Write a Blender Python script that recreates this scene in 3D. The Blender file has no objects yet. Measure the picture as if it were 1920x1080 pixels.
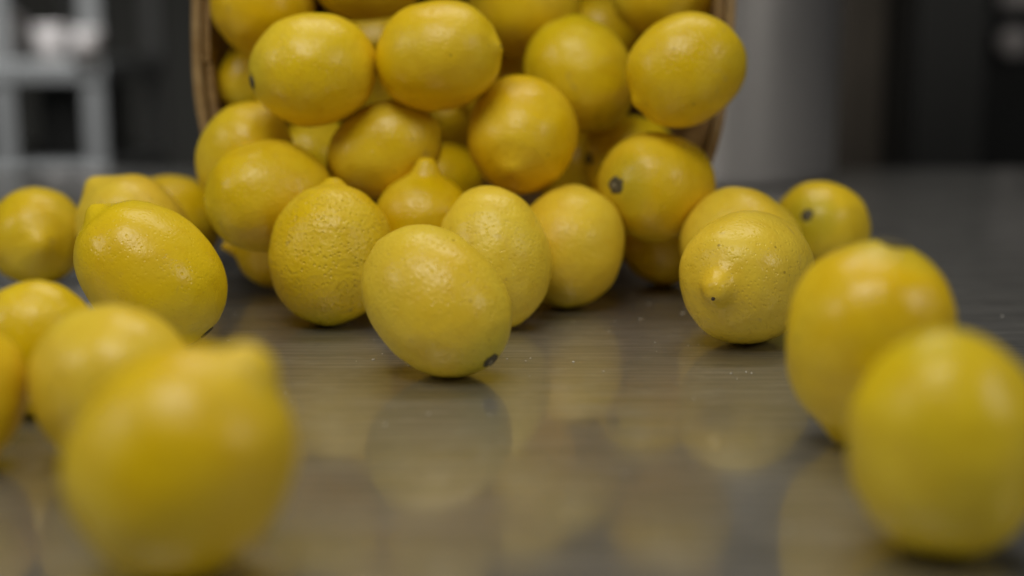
import bpy, bmesh, math, random
from mathutils import Vector, Matrix, noise
random.seed(7)
S = bpy.context.scene
COL = S.collection

# ------------------------------------------------------------------ camera
FPX, CAM_H = 2666.67, 0.15                    # focal length in pixels of a 1920 frame, height over the steel
PITCH = math.atan(510 / FPX)
cd = bpy.data.cameras.new('camera'); cam = bpy.data.objects.new('camera', cd); COL.objects.link(cam)
cd.lens = 50; cd.sensor_width = 36; cd.clip_start = 0.01; cd.clip_end = 100
cam.location = (0, 0, CAM_H); cam.rotation_euler = (math.pi/2 - PITCH, 0, 0)
cd.dof.use_dof = True; cd.dof.focus_distance = 0.635; cd.dof.aperture_fstop = 2.9; cd.dof.aperture_blades = 0
S.camera = cam
RIGHT = Vector((1, 0, 0)); UP = Vector((0, math.sin(PITCH), math.cos(PITCH))); TOWARD = Vector((0, -math.cos(PITCH), math.sin(PITCH)))
def ray(px, py): return RIGHT*((px-960)/FPX) + UP*((540-py)/FPX) - TOWARD
def at(px, py, d): return Vector((0, 0, CAM_H)) + ray(px, py)*d

# ------------------------------------------------------------------ light: dim kitchen, soft ceiling and side panels, two added lights
w = bpy.data.worlds.new('World'); S.world = w; w.use_nodes = True
bg = w.node_tree.nodes['Background']; bg.inputs[0].default_value = (0.9, 0.95, 1.0, 1); bg.inputs[1].default_value = 0.05
S.view_settings.view_transform = 'Standard'; S.view_settings.look = 'None'
S.view_settings.exposure = -0.12; S.view_settings.gamma = 1.0
def lamp(name, loc, target, sx, sy, power, color):
    ld = bpy.data.lights.new(name, 'AREA'); ld.shape = 'RECTANGLE'; ld.size = sx; ld.size_y = sy
    ld.energy = power; ld.color = color
    o = bpy.data.objects.new(name, ld); COL.objects.link(o); o.location = loc
    o.rotation_euler = (Vector(target)-Vector(loc)).to_track_quat('-Z', 'Y').to_euler()
    return ld
lamp('ceiling_panel_light', (-0.22, 0.06, 1.15), (0, 0.66, 0.05), 0.70, 0.45, 8.2, (1.0, 0.965, 0.88))
lamp('added_steel_gloss_light', (0.05, 1.15, 1.35), (0, 0.75, 0.0), 1.0, 0.4, 6.0, (1.0, 0.95, 0.87))  # added above the heap to lay a soft gloss on the near steel
lamp('side_panel_light', (1.15, -0.05, 0.80), (0, 0.65, 0), 0.40, 0.40, 3.2, (1.0, 0.965, 0.88))
lamp('far_side_panel_light', (-1.25, 0.20, 0.80), (0, 0.75, 0.05), 0.40, 0.40, 2.8, (1.0, 0.96, 0.88))
lamp('added_rack_fill_light', (-0.9, 1.55, 1.5), (-0.85, 2.5, -0.1), 0.6, 0.3, 14.0, (0.96, 0.99, 1.0)).spread = 1.4  # added fill aimed at the rack to brighten its shelves and tubs

# ------------------------------------------------------------------ helpers
def obj(name, bm_or_me, mat, parent=None, smooth=True):
    if isinstance(bm_or_me, bmesh.types.BMesh):
        me = bpy.data.meshes.new(name); bm_or_me.to_mesh(me); bm_or_me.free()
    else: me = bm_or_me
    if mat and not me.materials: me.materials.append(mat)
    if smooth:
        me.polygons.foreach_set('use_smooth', [True]*len(me.polygons))
    o = bpy.data.objects.new(name, me); COL.objects.link(o)
    if parent: o.parent = parent
    return o
def tag(o, label=None, cat=None, group=None, kind=None):
    if label: o['label'] = label
    if cat: o['category'] = cat
    if group: o['group'] = group
    if kind: o['kind'] = kind
    return o
def empty(name, loc=(0, 0, 0)):
    o = bpy.data.objects.new(name, None); COL.objects.link(o); o.location = loc; o.empty_display_size = .02
    return o
def add_box(bm, x0, x1, y0, y1, z0, z1, bevel=0.0, seg=2):
    r = bmesh.ops.create_cube(bm, size=1.0)
    vs = r['verts']
    for v in vs:
        v.co = Vector((x0+(v.co.x+.5)*(x1-x0), y0+(v.co.y+.5)*(y1-y0), z0+(v.co.z+.5)*(z1-z0)))
    if bevel:
        es = list({e for v in vs for e in v.link_edges})
        bmesh.ops.bevel(bm, geom=es, offset=bevel, segments=seg, affect='EDGES', profile=.5)
    return bm
def box(name, x0, x1, y0, y1, z0, z1, mat, parent=None, bevel=.004):
    o = obj(name, add_box(bmesh.new(), x0, x1, y0, y1, z0, z1, bevel), mat, parent, smooth=False)
    return o
def lathe(profile, n=48):
    bm = bmesh.new(); rings = []
    for r, z in profile:
        if r < 1e-6: rings.append([bm.verts.new((0, 0, z))])
        else: rings.append([bm.verts.new((r*math.cos(2*math.pi*k/n), r*math.sin(2*math.pi*k/n), z)) for k in range(n)])
    for a, b in zip(rings, rings[1:]):
        for k in range(n):
            k2 = (k+1) % n
            if len(a) == 1 and len(b) == 1: continue
            if len(a) == 1: bm.faces.new((a[0], b[k], b[k2]))
            elif len(b) == 1: bm.faces.new((a[k], b[0], a[k2]))
            else: bm.faces.new((a[k], b[k], b[k2], a[k2]))
    bmesh.ops.recalc_face_normals(bm, faces=bm.faces)
    return bm

# ------------------------------------------------------------------ materials
class NT:
    def __init__(s, name):
        s.m = bpy.data.materials.new(name); s.m.use_nodes = True; s.t = s.m.node_tree
        s.b = s.t.nodes['Principled BSDF']; s.out = s.t.nodes['Material Output']
    def n(s, typ, **kw):
        nd = s.t.nodes.new(typ)
        for k, v in kw.items():
            if k.startswith('i_'): nd.inputs[k[2:].replace('_', ' ')].default_value = v
            else: setattr(nd, k, v)
        return nd
    def l(s, a, b): s.t.links.new(a, b)
    def math(s, op, a, b=None, clamp=False):
        nd = s.n('ShaderNodeMath', operation=op, use_clamp=clamp)
        for i, x in enumerate((a, b)):
            if x is None: continue
            if isinstance(x, (int, float)): nd.inputs[i].default_value = x
            else: s.l(x, nd.inputs[i])
        return nd.outputs[0]
    def mix(s, f, a, b, mode='MIX'):
        nd = s.n('ShaderNodeMix', data_type='RGBA', blend_type=mode)
        for i, x in ((0, f), (6, a), (7, b)):
            if isinstance(x, (int, float)): nd.inputs[i].default_value = x
            elif isinstance(x, tuple): nd.inputs[i].default_value = (*x, 1) if len(x) == 3 else x
            else: s.l(x, nd.inputs[i])
        return nd.outputs[2]
    def ramp(s, f, lo, hi):
        nd = s.n('ShaderNodeMapRange'); nd.inputs[1].default_value = lo; nd.inputs[2].default_value = hi
        s.l(f, nd.inputs[0]); return nd.outputs[0]

def lemon_material():
    g = NT('lemon_skin'); b = g.b
    tc = g.n('ShaderNodeTexCoord'); oi = g.n('ShaderNodeObjectInfo')
    off = g.n('ShaderNodeVectorMath', operation='MULTIPLY_ADD')
    comb = g.n('ShaderNodeCombineXYZ')
    for i in range(3): g.l(oi.outputs['Random'], comb.inputs[i])
    g.l(comb.outputs[0], off.inputs[0]); off.inputs[1].default_value = (3.1, 5.7, 4.3); g.l(tc.outputs['Object'], off.inputs[2])
    V = off.outputs[0]
    sep = g.n('ShaderNodeSeparateXYZ'); g.l(tc.outputs['Generated'], sep.inputs[0]); gz = sep.outputs[2]
    base = oi.outputs['Color']; rough_amt = oi.outputs['Alpha']
    big = g.n('ShaderNodeTexNoise', i_Scale=28.0, i_Detail=3.0); g.l(V, big.inputs['Vector'])
    mid = g.n('ShaderNodeTexNoise', i_Scale=140.0, i_Detail=4.0); g.l(V, mid.inputs['Vector'])
    c = g.mix(g.math('MULTIPLY', g.ramp(big.outputs['Fac'], .40, .68), .55), base, (.84, .63, .045))          # paler yellow patches
    c = g.mix(g.math('MULTIPLY', g.ramp(mid.outputs['Fac'], .48, .75), .34), c, (.66, .40, .004))          # deeper freckling
    # green tinge at the stalk end, stronger on some lemons
    green = g.math('MULTIPLY', g.ramp(gz, .10, .0), g.math('MULTIPLY', oi.outputs['Random'], .7))
    c = g.mix(green, c, (.34, .36, .03))
    # small brown scars and specks
    vor = g.n('ShaderNodeTexVoronoi', i_Scale=170.0, i_Randomness=1.0); g.l(V, vor.inputs['Vector'])
    pick = g.n('ShaderNodeSeparateColor'); g.l(vor.outputs['Color'], pick.inputs[0])
    spot = g.math('MULTIPLY', g.ramp(vor.outputs['Distance'], .16, .08), g.math('GREATER_THAN', pick.outputs[0], .93))
    c = g.mix(g.math('MULTIPLY', spot, .55), c, (.16, .09, .015))
    # dry scuffs and an orange flush on the riper fruit
    sc = g.n('ShaderNodeTexNoise', i_Scale=60.0, i_Detail=7.0, i_Distortion=1.2); g.l(V, sc.inputs['Vector'])
    c = g.mix(g.math('MULTIPLY', g.ramp(sc.outputs['Fac'], .66, .74), .45), c, (.50, .36, .10))
    fl = g.n('ShaderNodeTexNoise', i_Scale=16.0, i_Detail=1.0); g.l(V, fl.inputs['Vector'])
    c = g.mix(g.math('MULTIPLY', g.ramp(fl.outputs['Fac'], .50, .75), .40), c, (.77, .45, .003))
    g.l(c, b.inputs['Base Color'])
    # pores
    pv = g.n('ShaderNodeTexVoronoi', feature='SMOOTH_F1', i_Scale=460.0); pv.inputs['Smoothness'].default_value = .25
    g.l(V, pv.inputs['Vector'])
    pn = g.n('ShaderNodeTexNoise', i_Scale=480.0, i_Detail=2.0); g.l(V, pn.inputs['Vector'])
    # fine wrinkles running round the fruit
    mp = g.n('ShaderNodeMapping'); mp.inputs['Scale'].default_value = (1, 1, 5.0); g.l(V, mp.inputs['Vector'])
    wr = g.n('ShaderNodeTexNoise', i_Scale=90.0, i_Detail=3.0); g.l(mp.outputs[0], wr.inputs['Vector'])
    h = g.math('ADD', g.math('MULTIPLY', g.ramp(pv.outputs['Distance'], .04, .36), .55), g.math('MULTIPLY', pn.outputs['Fac'], .60))
    h = g.math('ADD', h, g.math('MULTIPLY', wr.outputs['Fac'], .35))
    bp = g.n('ShaderNodeBump'); bp.inputs['Distance'].default_value = .0009
    g.l(h, bp.inputs['Height']); g.l(g.math('MULTIPLY', rough_amt, .85, clamp=True), bp.inputs['Strength'])
    g.l(bp.outputs[0], b.inputs['Normal'])
    rr = g.math('ADD', .17, g.math('MULTIPLY', big.outputs['Fac'], .30)); g.l(rr, b.inputs['Roughness'])
    b.inputs['Specular IOR Level'].default_value = .42
    return g.m
def plain(name, col, rough=.5, metal=0.0, var=.25, scale=30.0, spec=.5):
    g = NT(name); tc = g.n('ShaderNodeTexCoord'); nz = g.n('ShaderNodeTexNoise', i_Scale=scale, i_Detail=4.0)
    g.l(tc.outputs['Object'], nz.inputs['Vector'])
    dark = tuple(x*(1-var) for x in col); light = tuple(min(1, x*(1+var)) for x in col)
    g.l(g.mix(nz.outputs['Fac'], dark, light), g.b.inputs['Base Color'])
    g.l(g.math('ADD', rough-.06, g.math('MULTIPLY', nz.outputs['Fac'], .12)), g.b.inputs['Roughness'])
    g.b.inputs['Metallic'].default_value = metal; g.b.inputs['Specular IOR Level'].default_value = spec
    return g.m
def wood(name, a, b_, scale=1.0, axis=2):
    g = NT(name); tc = g.n('ShaderNodeTexCoord'); mp = g.n('ShaderNodeMapping')
    sc = [60*scale]*3; sc[axis] = 5*scale; mp.inputs['Scale'].default_value = sc
    g.l(tc.outputs['Object'], mp.inputs['Vector'])
    nz = g.n('ShaderNodeTexNoise', i_Scale=3.0, i_Detail=6.0, i_Distortion=.6); g.l(mp.outputs[0], nz.inputs['Vector'])
    n2 = g.n('ShaderNodeTexNoise', i_Scale=14.0, i_Detail=3.0); g.l(tc.outputs['Object'], n2.inputs['Vector'])
    c = g.mix(g.ramp(nz.outputs['Fac'], .3, .7), a, b_)
    c = g.mix(g.math('MULTIPLY', g.ramp(n2.outputs['Fac'], .5, .7), .5), c, (.26, .21, .17))
    g.l(c, g.b.inputs['Base Color']); g.b.inputs['Roughness'].default_value = .62
    bp = g.n('ShaderNodeBump'); bp.inputs['Distance'].default_value = .0006; bp.inputs['Strength'].default_value = .6
    g.l(nz.outputs['Fac'], bp.inputs['Height']); g.l(bp.outputs[0], g.b.inputs['Normal'])
    return g.m
def steel_table_material():
    g = NT('worn_brushed_steel'); tc = g.n('ShaderNodeTexCoord')
    def streak(sx, sy, det=4.0):
        mp = g.n('ShaderNodeMapping'); mp.inputs['Scale'].default_value = (sx, sy, 1); g.l(tc.outputs['Object'], mp.inputs['Vector'])
        nz = g.n('ShaderNodeTexNoise', i_Scale=1.0, i_Detail=det); g.l(mp.outputs[0], nz.inputs['Vector']); return nz.outputs['Fac']
    s1 = streak(14, 300); s2 = streak(30, 1500, 2.0); cloud = streak(7, 9); smear = streak(16, 60, 6.0); spots = streak(70, 90, 5.0)
    bp = g.n('ShaderNodeBump'); bp.inputs['Distance'].default_value = .00012; bp.inputs['Strength'].default_value = .14
    g.l(g.math('ADD', s1, g.math('MULTIPLY', s2, .7)), bp.inputs['Height'])
    sharp = g.b; sharp.inputs['Metallic'].default_value = 1.0
    col = g.mix(cloud, (.33, .33, .325), (.52, .51, .49))
    g.l(col, sharp.inputs['Base Color']); g.l(g.math('ADD', .055, g.math('MULTIPLY', smear, .11)), sharp.inputs['Roughness'])
    soft = g.n('ShaderNodeBsdfPrincipled'); soft.inputs['Metallic'].default_value = .80; soft.inputs['Roughness'].default_value = .40
    g.l(g.mix(g.ramp(s1, .35, .7), (.36, .358, .345), (.53, .52, .50)), soft.inputs['Base Color'])
    g.l(bp.outputs[0], soft.inputs['Normal'])
    mx = g.n('ShaderNodeMixShader'); g.l(g.math('ADD', g.math('ADD', .39, g.math('MULTIPLY', smear, .32)), g.math('MULTIPLY', g.ramp(spots, .52, .75), .12), clamp=True), mx.inputs[0])
    g.l(sharp.outputs[0], mx.inputs[1]); g.l(soft.outputs[0], mx.inputs[2]); g.l(mx.outputs[0], g.out.inputs['Surface'])
    return g.m

M_LEMON = lemon_material()
M_STUB = plain('dry_stalk', (.22, .19, .12), .8, scale=600, var=.3)
M_STEM = plain('dry_stem', (.09, .075, .038), .8, scale=600, var=.5)
M_SCAR = plain('blossom_scar', (.06, .04, .02), .8, scale=600, var=.4)
M_SLAT = wood('basket_slat_wood', (.24, .14, .045), (.35, .22, .08))
M_HOOP = wood('basket_hoop_wood', (.25, .15, .05), (.36, .24, .10), 1.0, 0)
M_TABLE = steel_table_material()
M_JUG = plain('brown_paint', (.075, .062, .048), .6, 0, .35, 12)
M_STEEL = plain('pot_steel', (.62, .60, .60), .48, 1.0, .08, 6)
M_POST = plain('rack_metal', (.19, .19, .187), .45, .3, .1, 10)
M_BIN = plain('white_plastic', (.74, .68, .66), .5, 0, .08, 10)
M_BLACK = plain('black_plastic', (.012, .012, .011), .5, 0, .3, 10)
M_DARK = plain('dark_enamel', (.018, .017, .015), .35, 0, .3, 8)
M_WALL = plain('dark_wall_paint', (.045, .042, .034), .8, 0, .2, 3)
M_FLOOR = plain('floor_tile', (.06, .055, .05), .6, 0, .3, 4)
M_CRUMB = plain('pale_crumb', (.70, .68, .62), .4, 0, .2, 300)

# ------------------------------------------------------------------ what lies where
# key, cx, cy, short semi px, length ratio, nipple axis (right, up, toward viewer), depth (None = rests on the steel),
# nipple (height, width), tone, skin relief, ends: s = stem button, b = blossom scar, label
LEMONS = [
 ('F1', 817, 564, 121, 1.31, (-.65,.68,-.36), None, (.07,.18), 'pale', 0.6, 's', 'lemon alone on bare steel at the middle front, grey stem button low on its right'),
 ('F2', 621, 476, 117, 1.11, (.04, .98, -.16), None, (.11,.19), 'gold', 1.3, 'k', 'rough pitted golden lemon standing upright, nipple on top, left of the middle front one'),
 ('F3', 926, 480, 103, 1.28, (-.22, .95, -.20), None, (.06,.30), 'pale', 0.6, '', 'pale wrinkled lemon standing on end, partly hidden behind the middle front lemon'),
 ('F4', 1068, 462, 101, 1.16, (.15, .90, -.40), None, (.06,.30), 'pale', 0.6, '', 'smooth pale lemon on the steel just right of the pale wrinkled upright one'),
 ('F4b', 1095, 440, 84, 1.10, (.30, .30, -.90), None, (.05,.30), 'gold', .5, '', 'lemon showing only a thin rim behind the smooth pale lemon, below the heap'),
 ('F5', 1248, 452, 82, 1.08, (.3, .2, -.90), None, (.08,.30), 'deep', .5, '', 'shaded lemon on the steel tucked under the lemon with the big round stem button'),
 ('F6', 1402, 520, 121, 1.24, (-.52, -.12, .85), None, (.24,.23), 'pale', 0.5, 'bk', 'pale lemon with its dark tipped nipple turned to the viewer, right of the bare steel'),
 ('F7', 1393, 463, 108, 1.1, (-.64, .60, -.42), None, (.12,.22), 'pale', 0.6, 'b', 'lemon directly behind the one with the nipple turned to the viewer, tip up left'),
 ('F8', 1538, 431, 91, 1.12, (.42,-.22,-.88), None, (.10,.30), 'lemon', 0.5, 's', 'rearmost lemon on the right side of the steel, grey stem button facing the viewer'),
 ('F9', 1627, 632, 152, 1.20, (-.20,-.93,-.20), None, (.15,.22), 'gold', 0.5, 's', 'blurred foreground lemon standing on its nipple with a dimpled stem end on top'),
 ('F10', 1772, 832, 180, 1.17, (.10, -.92, -.35), None, (.04,.30), 'lemon', 0.5, '', 'big blurred lemon nearest the viewer at the right edge of the picture'),
 ('F11', 341, 868, 202, 1.1, (.60,.79,.10), None, (.17,.27), 'gold', .5, 'k', 'biggest blurred foreground lemon at bottom left, pointed nipple up to the right'),
 ('F12', 212, 722, 150, 1.10, (-.75, .20, -.60), None, (.10,.28), 'pale', .5, '', 'blurred lemon touching the back left of the biggest foreground lemon'),
 ('F13', 66, 650, 106, 1.18, (.20, .95, .20), None, (.04,.30), 'gold', .5, '', 'blurred lemon at left with one broad highlight, behind the blurred pair in front of it'),
 ('F14', -72, 742, 114, 1.20, (.10, .95, -.20), None, (.04,.30), 'lemon', .5, '', 'blurred lemon cut off by the left edge of the picture, only a sliver in view'),
 ('F15', 282, 512, 121, 1.25, (-.68,.73,.08), None, (.13,.20), 'lemon', 0.35, 's', 'long glossy lemon leaning down to the right with a black stem end near the steel'),
 ('F16', 252, 440, 100, 1.16, (-.58,.80,.05), None, (.17,.26), 'pale', 0.5, '', 'lemon whose nipple peeks up left over the long glossy leaning lemon'),
 ('F16b', 322, 418, 89, 1.08, (.5, .2, -.80), None, (.06,.28), 'gold', .4, '', 'deeper golden lemon behind the long glossy leaning lemon, beside the basket mouth'),
 ('F17', 66, 442, 91, 1.15, (.40, -.20, .89), None, (.13,.26), 'lemon', 0.5, '', 'leftmost rear lemon on the steel, nipple turned to the viewer'),
 ('F18', 530, 462, 80, 1.12, (-.96, .02, .22), None, (.26,.17), 'deep', .5, '', 'shaded lemon low at left pointing a thin nipple out from under the heap'),
 ('P1', 504, 366, 102, 1.15, (.90, .20, -.35), 0.74, (.06,.30), 'gold', 0.6, '', 'big golden lemon at lower left of the heap, behind the rough pitted one'),
 ('P2', 460, 292, 90, 1.10, (.50, .72, .30), 0.775, (.06,.26), 'lemon', 0.5, 'g', 'lemon at the left rim of the basket, just above the big lower left golden lemon'),
 ('P3', 488, 150, 76, 1.10, (.3, .5, -.70), 0.835, (.06,.30), 'lemon', .4, '', 'lemon half hidden by the left basket wall, behind the one with a black stem spot'),
 ('P4', 588, 130, 105, 1.10, (.88, .25, -.35), .735, (.06,.30), 'lemon', 0.5, 's', 'lemon with a black stem spot on its left end, high in the heap'),
 ('P5', 823, 104, 104, 1.13, (.90, .10, .36), .735, (.05,.16), 'gold', 0.5, 'b', 'big golden lemon with a small tip at its right, top middle of the heap'),
 ('P6', 722, 282, 89, 1.22, (.88, .42, .10), 0.757, (.04,.15), 'lemon', 0.5, 'b', 'shiny lemon lying sideways below and between the two big upper lemons'),
 ('P7', 795, 420, 96, 0.96, (.05, .97, .20), 0.74, (.27,.25), 'gold', 0.5, 'k', 'lemon with a thick necked nipple pointing straight up, behind the middle front lemon'),
 ('P8', 980, 254, 104, 1.08, (-.15, -.66, .72), .755, (.10,.22), 'gold', 0.5, '', 'round lemon in the centre of the heap with its nipple facing down at the viewer'),
 ('P9', 1087, 140, 98, 1.16, (-.45, .80, -.30), 0.8, (.10,.26), 'lemon', .4, '', 'lemon upper right in the heap, left of the one resting on the right rim'),
 ('P10', 1285, 132, 104, 1.09, (-.82, -.52, .20), .745, (.07,.16), 'gold', 0.6, '', 'round lemon on the right rim of the basket, nipple pointing down left'),
 ('P11', 1180, 298, 82, 1.15, (.80, .05, -.55), .83, (.06,.30), 'lemon', .4, 's', 'lemon wedged behind the one with the big round stem button, small pale stem at left'),
 ('P12', 1233, 350, 102, 1.18, (.70, .03, -.71), 0.765, (.06,.30), 'gold', 0.6, 's', 'golden lemon with the big round stem button facing left, low right on the heap'),
 ('P13', 492, 8, 92, 1.05, (.3, .6, -.70), .80, (.06,.30), 'deep', .4, '', 'darker lemon cut off by the picture top, beside the left wall of the basket'),
 ('P14', 690, -46, 86, 1.25, (.95, .10, -.20), .80, (.06,.30), 'gold', .4, '', 'lemon cut off by the top of the picture above the two big upper lemons'),
 ('P15', 985, 8, 98, 1.12, (.75, -.30, -.50), 0.84, (.06,.30), 'lemon', .4, '', 'lemon at the top of the picture right of the big golden lemon with the tip'),
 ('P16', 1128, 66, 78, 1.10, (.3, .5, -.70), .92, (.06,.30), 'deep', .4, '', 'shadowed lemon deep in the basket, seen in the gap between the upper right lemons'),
 ('P17', 1250, -12, 84, 1.18, (.92, .10, -.30), .83, (.06,.30), 'gold', .4, '', 'lemon cut off by the top of the picture above the one on the right rim'),
 ('P18', 735, 160, 85, 1.10, (.5, .5, -.60), .87, (.06,.30), 'lemon', .4, '', 'lemon glimpsed in the gap between the two big upper lemons'),
 ('P19', 846, 228, 80, 1.08, (.5, -.5, -.60), 0.95, (.06,.30), 'gold', .4, '', 'lemon glimpsed under the big golden lemon with the tip, left of the central one'),
 ('P19b', 918, 150, 72, 1.15, (.3, .8, -.40), 0.885, (.06,.30), 'lemon', .4, '', 'lemon showing a pale crescent at the right of the big golden lemon with the tip'),
 ('P20', 590, 288, 72, 1.10, (.2, .6, -.70), 0.85, (.06,.30), 'lemon', .4, '', 'lemon seen in a small gap left of the shiny sideways lemon'),
 ('P21', 832, 346, 74, 1.10, (.5, .4, -.70), 0.875, (.06,.30), 'gold', .4, '', 'lemon showing a small patch right of the thick necked nipple'),
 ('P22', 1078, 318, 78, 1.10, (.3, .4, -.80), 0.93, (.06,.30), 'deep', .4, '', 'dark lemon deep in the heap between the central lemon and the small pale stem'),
 ('P23', 706, 88, 80, 1.10, (.3, .4, -.80), .93, (.06,.30), 'lemon', .4, '', 'lemon deep in the basket behind the seam where the two big upper lemons meet'),
]

# ------------------------------------------------------------------ setting
fl = obj('floor', add_box(bmesh.new(), -4, 4, -2, 4.2, -.95, -.90), M_FLOOR, smooth=False); tag(fl, kind='structure')
wl = obj('wall', add_box(bmesh.new(), -4, 4, 4.0, 4.1, -.90, 2.6), M_WALL, smooth=False)
tag(wl, 'dark blurred kitchen wall at the very back of the room', 'wall', kind='structure')

TABLE_END = 1.43
table = empty('steel_table', (0, .6, 0)); tag(table, 'brushed stainless steel work table under the spilled lemons', 'table')
tb = bmesh.new(); add_box(tb, -1.25, 1.25, -.75, TABLE_END-.6, -.038, 0, .006, 3)
obj('tabletop', tb, M_TABLE, table, smooth=False)
for sx in (-1.15, 1.15):
    for sy in (-.65, TABLE_END-.72):
        lg = lathe([(0, -.90), (.022, -.90), (.022, -.05), (0, -.05)], 20)
        for v in lg.verts: v.co.x += sx; v.co.y += sy
        obj('leg', lg, M_POST, table)

# crumbs and droplets scattered on the steel
random.seed(21)
cb = bmesh.new()
for i in range(230):
    y = random.gauss(.66, .07) if i < 170 else random.uniform(.40, 1.2)
    x = random.uniform(-.30, .30)*y/.66
    r = random.choice((.0002, .00025, .0003, .00045))*random.uniform(.7, 1.3)
    mt = Matrix.Translation((x, y, r*.35)) @ Matrix.Rotation(random.random()*6, 4, 'Z') @ Matrix.Diagonal((random.uniform(1, 2.4), 1, .6, 1))
    bmesh.ops.create_icosphere(cb, subdivisions=1, radius=r, matrix=mt)
tag(obj('crumbs', cb, M_CRUMB), 'tiny pale specks sprinkled over the bare steel around the front lemons', 'crumbs', kind='stuff')

# ------------------------------------------------------------------ basket lying on its side, mouth to the viewer
R0, R1, BLEN = .1475, .132, .30
bk = empty('wooden_basket'); tag(bk, 'round wooden basket tipped on its side, mouth open, heaped with lemons', 'basket')
N = 26
def squarish(a, n=3.0): return (abs(math.cos(a))**n + abs(math.sin(a))**n)**(-1/n)   # a rounded oblong mouth
def arc_strip(r_in0, r_out0, r_in1, r_out1, z0, z1, a0, a1, seg=4, bulge=0.0, zs=5):
    bm = bmesh.new(); grid = []
    for i in range(zs+1):
        t = i/zs; z = z0+(z1-z0)*t; bl = bulge*math.sin(math.pi*t)
        ri, ro = r_in0+(r_in1-r_in0)*t+bl, r_out0+(r_out1-r_out0)*t+bl
        row = []
        for k in range(seg+1):
            a = a0+(a1-a0)*k/seg; f = squarish(a)
            row.append((bm.verts.new((ri*f*math.cos(a), ri*f*math.sin(a), z)), bm.verts.new((ro*f*math.cos(a), ro*f*math.sin(a), z))))
        grid.append(row)
    for i in range(zs):
        for k in range(seg):
            a, b, c, d = grid[i][k], grid[i][k+1], grid[i+1][k+1], grid[i+1][k]
            bm.faces.new((a[0], d[0], c[0], b[0])); bm.faces.new((a[1], b[1], c[1], d[1]))
        for k in (0, seg):
            a, d = grid[i][k], grid[i+1][k]; bm.faces.new((a[0], a[1], d[1], d[0]))
    for i in (0, zs):
        for k in range(seg):
            a, b = grid[i][k], grid[i][k+1]; bm.faces.new((a[0], b[0], b[1], a[1]))
    bmesh.ops.recalc_face_normals(bm, faces=bm.faces)
    return bm
for k in range(N):                                     # local +Z runs from the mouth back to the bottom
    a0 = 2*math.pi*(k+.015)/N; a1 = 2*math.pi*(k+.985)/N
    j = random.uniform(-.0008, .0008)
    obj('stave', smooth=False, parent=bk, mat=M_SLAT, bm_or_me=arc_strip(R0-.005+j, R0-.001+j, R1-.005, R1-.001, .001+random.uniform(0, .003), BLEN, a0, a1, 4, .004))
def hoop(ri, ro, z0, z1, dr=0):
    return arc_strip(ri, ro, ri-dr, ro-dr, z0, z1, 0, 2*math.pi, 96, 0, 3)
obj('rim_hoop', hoop(R0+.0002, R0+.0052, -.002, .026, .0015), M_HOOP, bk, smooth=False)
obj('middle_hoop', hoop(R0-.0045, R0-.0005, .13, .155, .0012), M_HOOP, bk)
bb = lathe([(0, BLEN-.012), (R1-.006, BLEN-.012), (R1-.006, BLEN-.002), (0, BLEN-.002)], 64)
for v in bb.verts:
    f = squarish(math.atan2(v.co.y, v.co.x)); v.co.x *= f; v.co.y *= f
obj('base_board', bb, M_SLAT, bk, smooth=False)
# mouth centre; axis points away from the viewer, a little to the left and down
ax = Vector((.03, 1, -(R0-R1)/BLEN)).normalized()
bk.rotation_euler = (ax.to_track_quat('Z', 'Y').to_matrix() @ Matrix.Rotation(math.radians(2.5), 3, 'Z')).to_euler()
bk.location = (-.0280, .815, R0+.0055)

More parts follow.
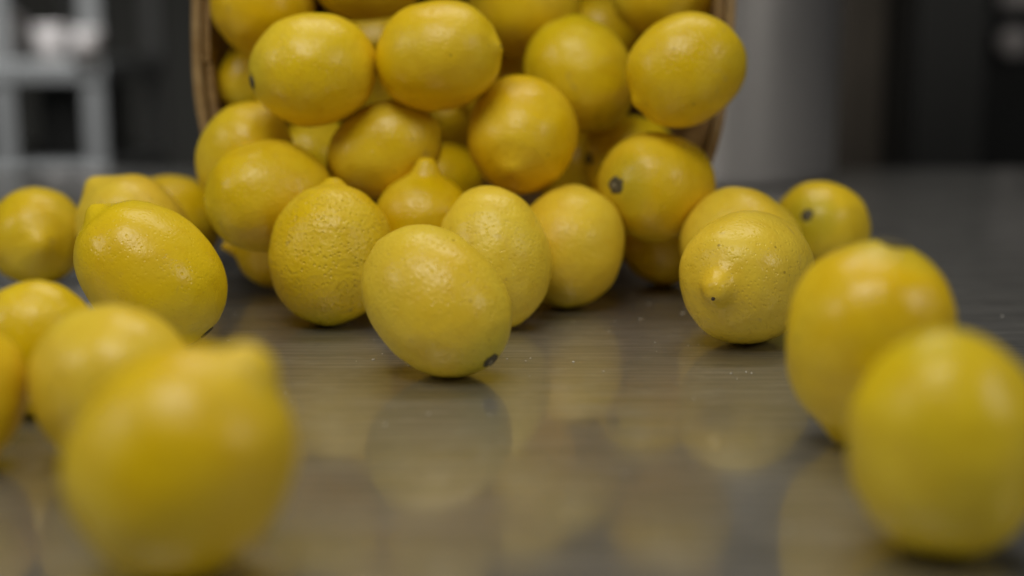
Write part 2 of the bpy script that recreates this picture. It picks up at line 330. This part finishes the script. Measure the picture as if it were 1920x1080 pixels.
# ------------------------------------------------------------------ lemons
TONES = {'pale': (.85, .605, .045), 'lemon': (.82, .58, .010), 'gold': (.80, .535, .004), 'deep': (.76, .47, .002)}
def lemon_mesh(seed, q, nip, stem, blunt=False, lump=1.0):
    """lemon of short semi axis 1 and long semi axis q along Z, nipple at +Z, stalk end at -Z"""
    rnd = random.Random(seed)
    NS, NR = 72, 84
    nh, nw = nip
    off = Vector((rnd.uniform(-40, 40), rnd.uniform(-40, 40), rnd.uniform(-40, 40)))
    tilt = (rnd.uniform(-.07, .07), rnd.uniform(-.07, .07))
    taper = rnd.uniform(.0, .035); sq = rnd.uniform(.97, 1.03)
    groove = rnd.uniform(.008, .02); flat = rnd.uniform(2.0, 2.7) if not blunt else 4.0
    bm = bmesh.new(); rings = []
    for i in range(NR+1):
        t = i/NR
        th = math.pi*(t-.10*math.sin(2*math.pi*t)/1.0*.9)       # denser rings towards both ends
        c_ = math.cos(th); r = max(0, math.sin(th))**.93; z = q*math.copysign(abs(c_)**.93, c_)
        r *= 1 - taper*math.cos(th)
        if th < math.pi/2:
            z += nh*math.exp(-(r/nw)**flat) + nh*.12*math.exp(-(r/(nw*1.9))**2) - groove*math.exp(-((r-nw*1.9)/.12)**2)
        else:
            z -= .05*math.exp(-(r/.30)**2)
            if stem: z += .045*math.exp(-(r/.13)**2)
        if i in (0, NR): rings.append([(0, 0, z)]); continue
        rings.append([(r*math.cos(2*math.pi*k/NS)*sq, r*math.sin(2*math.pi*k/NS)/sq, z) for k in range(NS)])
    vr = []
    for ring in rings:
        row = []
        for x, y, z in ring:
            p = Vector((x, y, z))
            d = p.normalized()
            n = noise.noise(d*1.1+off)*.055*lump + noise.noise(d*2.6+off)*.016 + noise.noise(d*7.0+off)*.005 + noise.noise(d*16+off)*.0025
            p = p*(1+n)
            u = z/q
            if u > .75: p.x += tilt[0]*(u-.75)*2; p.y += tilt[1]*(u-.75)*2
            row.append(bm.verts.new(p))
        vr.append(row)
    for a, b in zip(vr, vr[1:]):
        for k in range(NS):
            k2 = (k+1) % NS
            if len(a) == 1: bm.faces.new((a[0], b[k], b[k2]))
            elif len(b) == 1: bm.faces.new((a[k], b[0], a[k2]))
            else: bm.faces.new((a[k], b[k], b[k2], a[k2]))
    bmesh.ops.recalc_face_normals(bm, faces=bm.faces)
    return bm, vr[0][0].co.z, vr[-1][0].co.copy(), vr[0][0].co.copy()
def stem_button(b, size=1.0):
    """dried calyx: a lobed disc with a broken stalk in its middle, facing -Z"""
    bm = bmesh.new(); n = 30; rings = []
    for r, z in ((.0, .02), (.13, .03), (.155, -.005), (.13, -.035), (.08, -.02), (0, -.025)):
        if r == 0: rings.append([bm.verts.new((0, 0, z*b*size))]); continue
        rings.append([])
        for k in range(n):
            a = 2*math.pi*k/n; rr = r*(1+(.09*math.cos(5*a)+.07*math.sin(2*a+b*900)+.05*math.cos(7*a+b*500) if r > .1 else .08*math.cos(3*a)))
            rings[-1].append(bm.verts.new((rr*math.cos(a)*b*size, rr*math.sin(a)*b*size, z*b*size)))
    for p, q in zip(rings, rings[1:]):
        for k in range(n):
            k2 = (k+1) % n
            if len(p) == 1: bm.faces.new((p[0], q[k], q[k2]))
            elif len(q) == 1: bm.faces.new((p[k], q[0], p[k2]))
            else: bm.faces.new((p[k], q[k], q[k2], p[k2]))
    bmesh.ops.recalc_face_normals(bm, faces=bm.faces)
    return bm
for idx, (key, cx, cy, spx, q, axis, depth, nip, tone, relief, ends, label) in enumerate(LEMONS):
    bm, ztop, bot, top = lemon_mesh(100+idx, q, nip, 's' in ends, 'k' in ends, {'F1': .35, 'F2': .35, 'F15': .5, 'F11': .6}.get(key, 1.0))
    u = (RIGHT*axis[0] + UP*axis[1] + TOWARD*axis[2]).normalized()
    rot = u.to_track_quat('Z', 'Y').to_matrix().to_4x4() @ Matrix.Rotation(random.Random(idx).uniform(0, 6.28), 4, 'Z')
    if depth is None:                                   # the lowest point of the fruit touches the steel
        low = -min((rot @ v.co).z for v in bm.verts)
        depth = CAM_H/(low*spx/FPX - ray(cx, cy).z)
    b = spx*depth/FPX
    for v in bm.verts: v.co *= b
    lm = obj('lemon', bm, M_LEMON)
    lm.matrix_world = Matrix.Translation(at(cx, cy, depth)) @ rot
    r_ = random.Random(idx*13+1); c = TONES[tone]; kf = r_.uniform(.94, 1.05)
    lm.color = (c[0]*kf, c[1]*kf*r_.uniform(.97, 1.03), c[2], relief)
    tag(lm, label, 'lemon', 'lemons spilled from the basket')
    if 's' in ends:
        st = obj('stem_button', stem_button(b, {'P12': 1.05, 'F1': .9, 'F9': 1.3}.get(key, .8)), M_STEM, lm); st.location = bot*b - Vector((0, 0, .012*b))
        if key in ('F1', 'P12', 'F8', 'P11'): obj('stalk_stub', lathe([(0, -.015*b), (.052*b, -.015*b), (.048*b, -.036*b), (.03*b, -.045*b), (0, -.035*b)], 14), M_STUB, st).location = (.03*b*math.cos(idx), .03*b*math.sin(idx), 0)
    if 'b' in ends:
        sb = obj('blossom_scar', lathe([(0, .02*b), (.020*b, .010*b), (.03*b, -.02*b), (0, -.03*b)], 14), M_SCAR, lm); sb.location = top*b
        if key == 'F6': sb.location = top*b + rot.to_3x3().transposed() @ (-UP*.10*b)

# ------------------------------------------------------------------ blurred kitchen behind
# steel pot standing on the far end of the table
PD = 1.36
pc = at(1330, 340, PD); pr = .118
pot = empty('stock_pot', (pc.x, PD, .001)); tag(pot, 'tall round pale steel pot on the table, just behind the right side of the basket', 'pot')
obj('pot_body', lathe([(0, 0), (pr-.006, 0), (pr, .006), (pr, .30), (pr+.004, .304), (pr+.001, .308), (pr-.003, .304), (pr-.003, .008), (0, .006)], 72), M_STEEL, pot)
for sx in (-1, 1):
    hb = bmesh.new(); add_box(hb, sx*(pr+.018)-.018, sx*(pr+.018)+.018, -.045, .045, .235, .247, .005)
    obj('handle', hb, M_STEEL, pot, smooth=False)
kx = at(1610, 300, 1.95).x
cb_ = empty('brown_cupboard', (kx, 2.0, -.9)); tag(cb_, 'dull brown cupboard behind the table between the steel pot and the black cabinet', 'cupboard')
box('cupboard_body', -.075, .062, 0, .3, 0, 1.75, M_JUG, cb_); box('cupboard_door', -.069, .056, -.018, -.002, .05, 1.70, M_JUG, cb_)
# black crate right of the pot
cr = empty('black_crate', (at(1768, 300, 1.85).x, 1.95, -.9)); tag(cr, 'tall black cabinet behind the table, right of the steel pot', 'cabinet')
box('cabinet_body', -.050, .050, -.1, .25, 0, 1.75, M_BLACK, cr); box('cabinet_door', -.045, .045, -.118, -.102, .05, 1.70, M_BLACK, cr)
# oven with round knobs at far right
ox = at(1960, 200, 2.3).x
ov = empty('oven', (ox, 2.4, -.9)); tag(ov, 'dark oven with a pale control strip at the far right behind the table', 'oven')
box('oven_body', -.22, .6, 0, .6, 0, 1.06, M_DARK, ov); box('oven_door', -.20, .58, -.03, -.003, .25, .90, M_BLACK, ov)
box('control_panel', -.06, .59, -.02, -.003, 1.065, 1.14, M_BIN, ov)
for k in range(4):
    kb = lathe([(0, 0), (.024, 0), (.024, .02), (.018, .026), (0, .026)], 24)
    for v in kb.verts: v.co = Vector((v.co.x, -v.co.z, v.co.y))
    o = obj('knob', kb, M_BIN, ov); o.location = (-.045+k*.15, -.033, 1.008)
# storage rack at left
RD = 2.45
rk = empty('storage_rack', (at(90, 200, RD).x, RD, -.9)); tag(rk, 'pale metal storage rack with posts and shelves behind the table at left', 'shelf')
def rackx(px): return at(px, 200, RD).x - rk.location.x
def rackz(py): return at(90, py, RD).z + .9
for px in (18, 186, -330):
    for dy in (0, .4):
        box('post', rackx(px)-.017, rackx(px)+.017, dy-.017, dy+.017, 0, 1.5, M_POST, rk)
for z in (rackz(133), rackz(-170), rackz(330)):
    box('shelf', rackx(-350), rackx(208), -.022, .425, z-.017, z+.017, M_POST, rk)
for px, wd, h, lab in ((75, .066, .058, 'pale plastic tub on the rack shelf at upper left, between the two posts'), (178, .052, .052, 'small pale tub on the rack shelf in front of the right post'), (-20, .07, .075, 'pale tub on the rack shelf at the left edge of the picture')):
    t = empty('plastic_tub', (at(px, 100, RD).x, RD-.015 if px == 178 else RD+.1, rackz(133)-.9+.0175)); tag(t, lab, 'tub', 'tubs on the rack shelf')
    bm = lathe([(0, 0), (wd*.42, 0), (wd*.5, h*.86), (wd*.5, h*.9), (0, h*.9)], 32); obj('tub_body', bm, M_BIN, t)
    obj('lid', lathe([(0, h*.9+.0005), (wd*.53, h*.9+.0005), (wd*.53, h), (0, h)], 32), M_BIN, t)
bx = empty('black_box', (at(98, 300, RD).x, RD+.2, rackz(330)-.9+.0175)); tag(bx, 'black box standing inside the rack between its two posts', 'box')
box('box_body', -.055, .055, -.1, .1, 0, .13, M_BLACK, bx); box('box_lid', -.06, .06, -.105, .105, .131, .145, M_BLACK, bx)
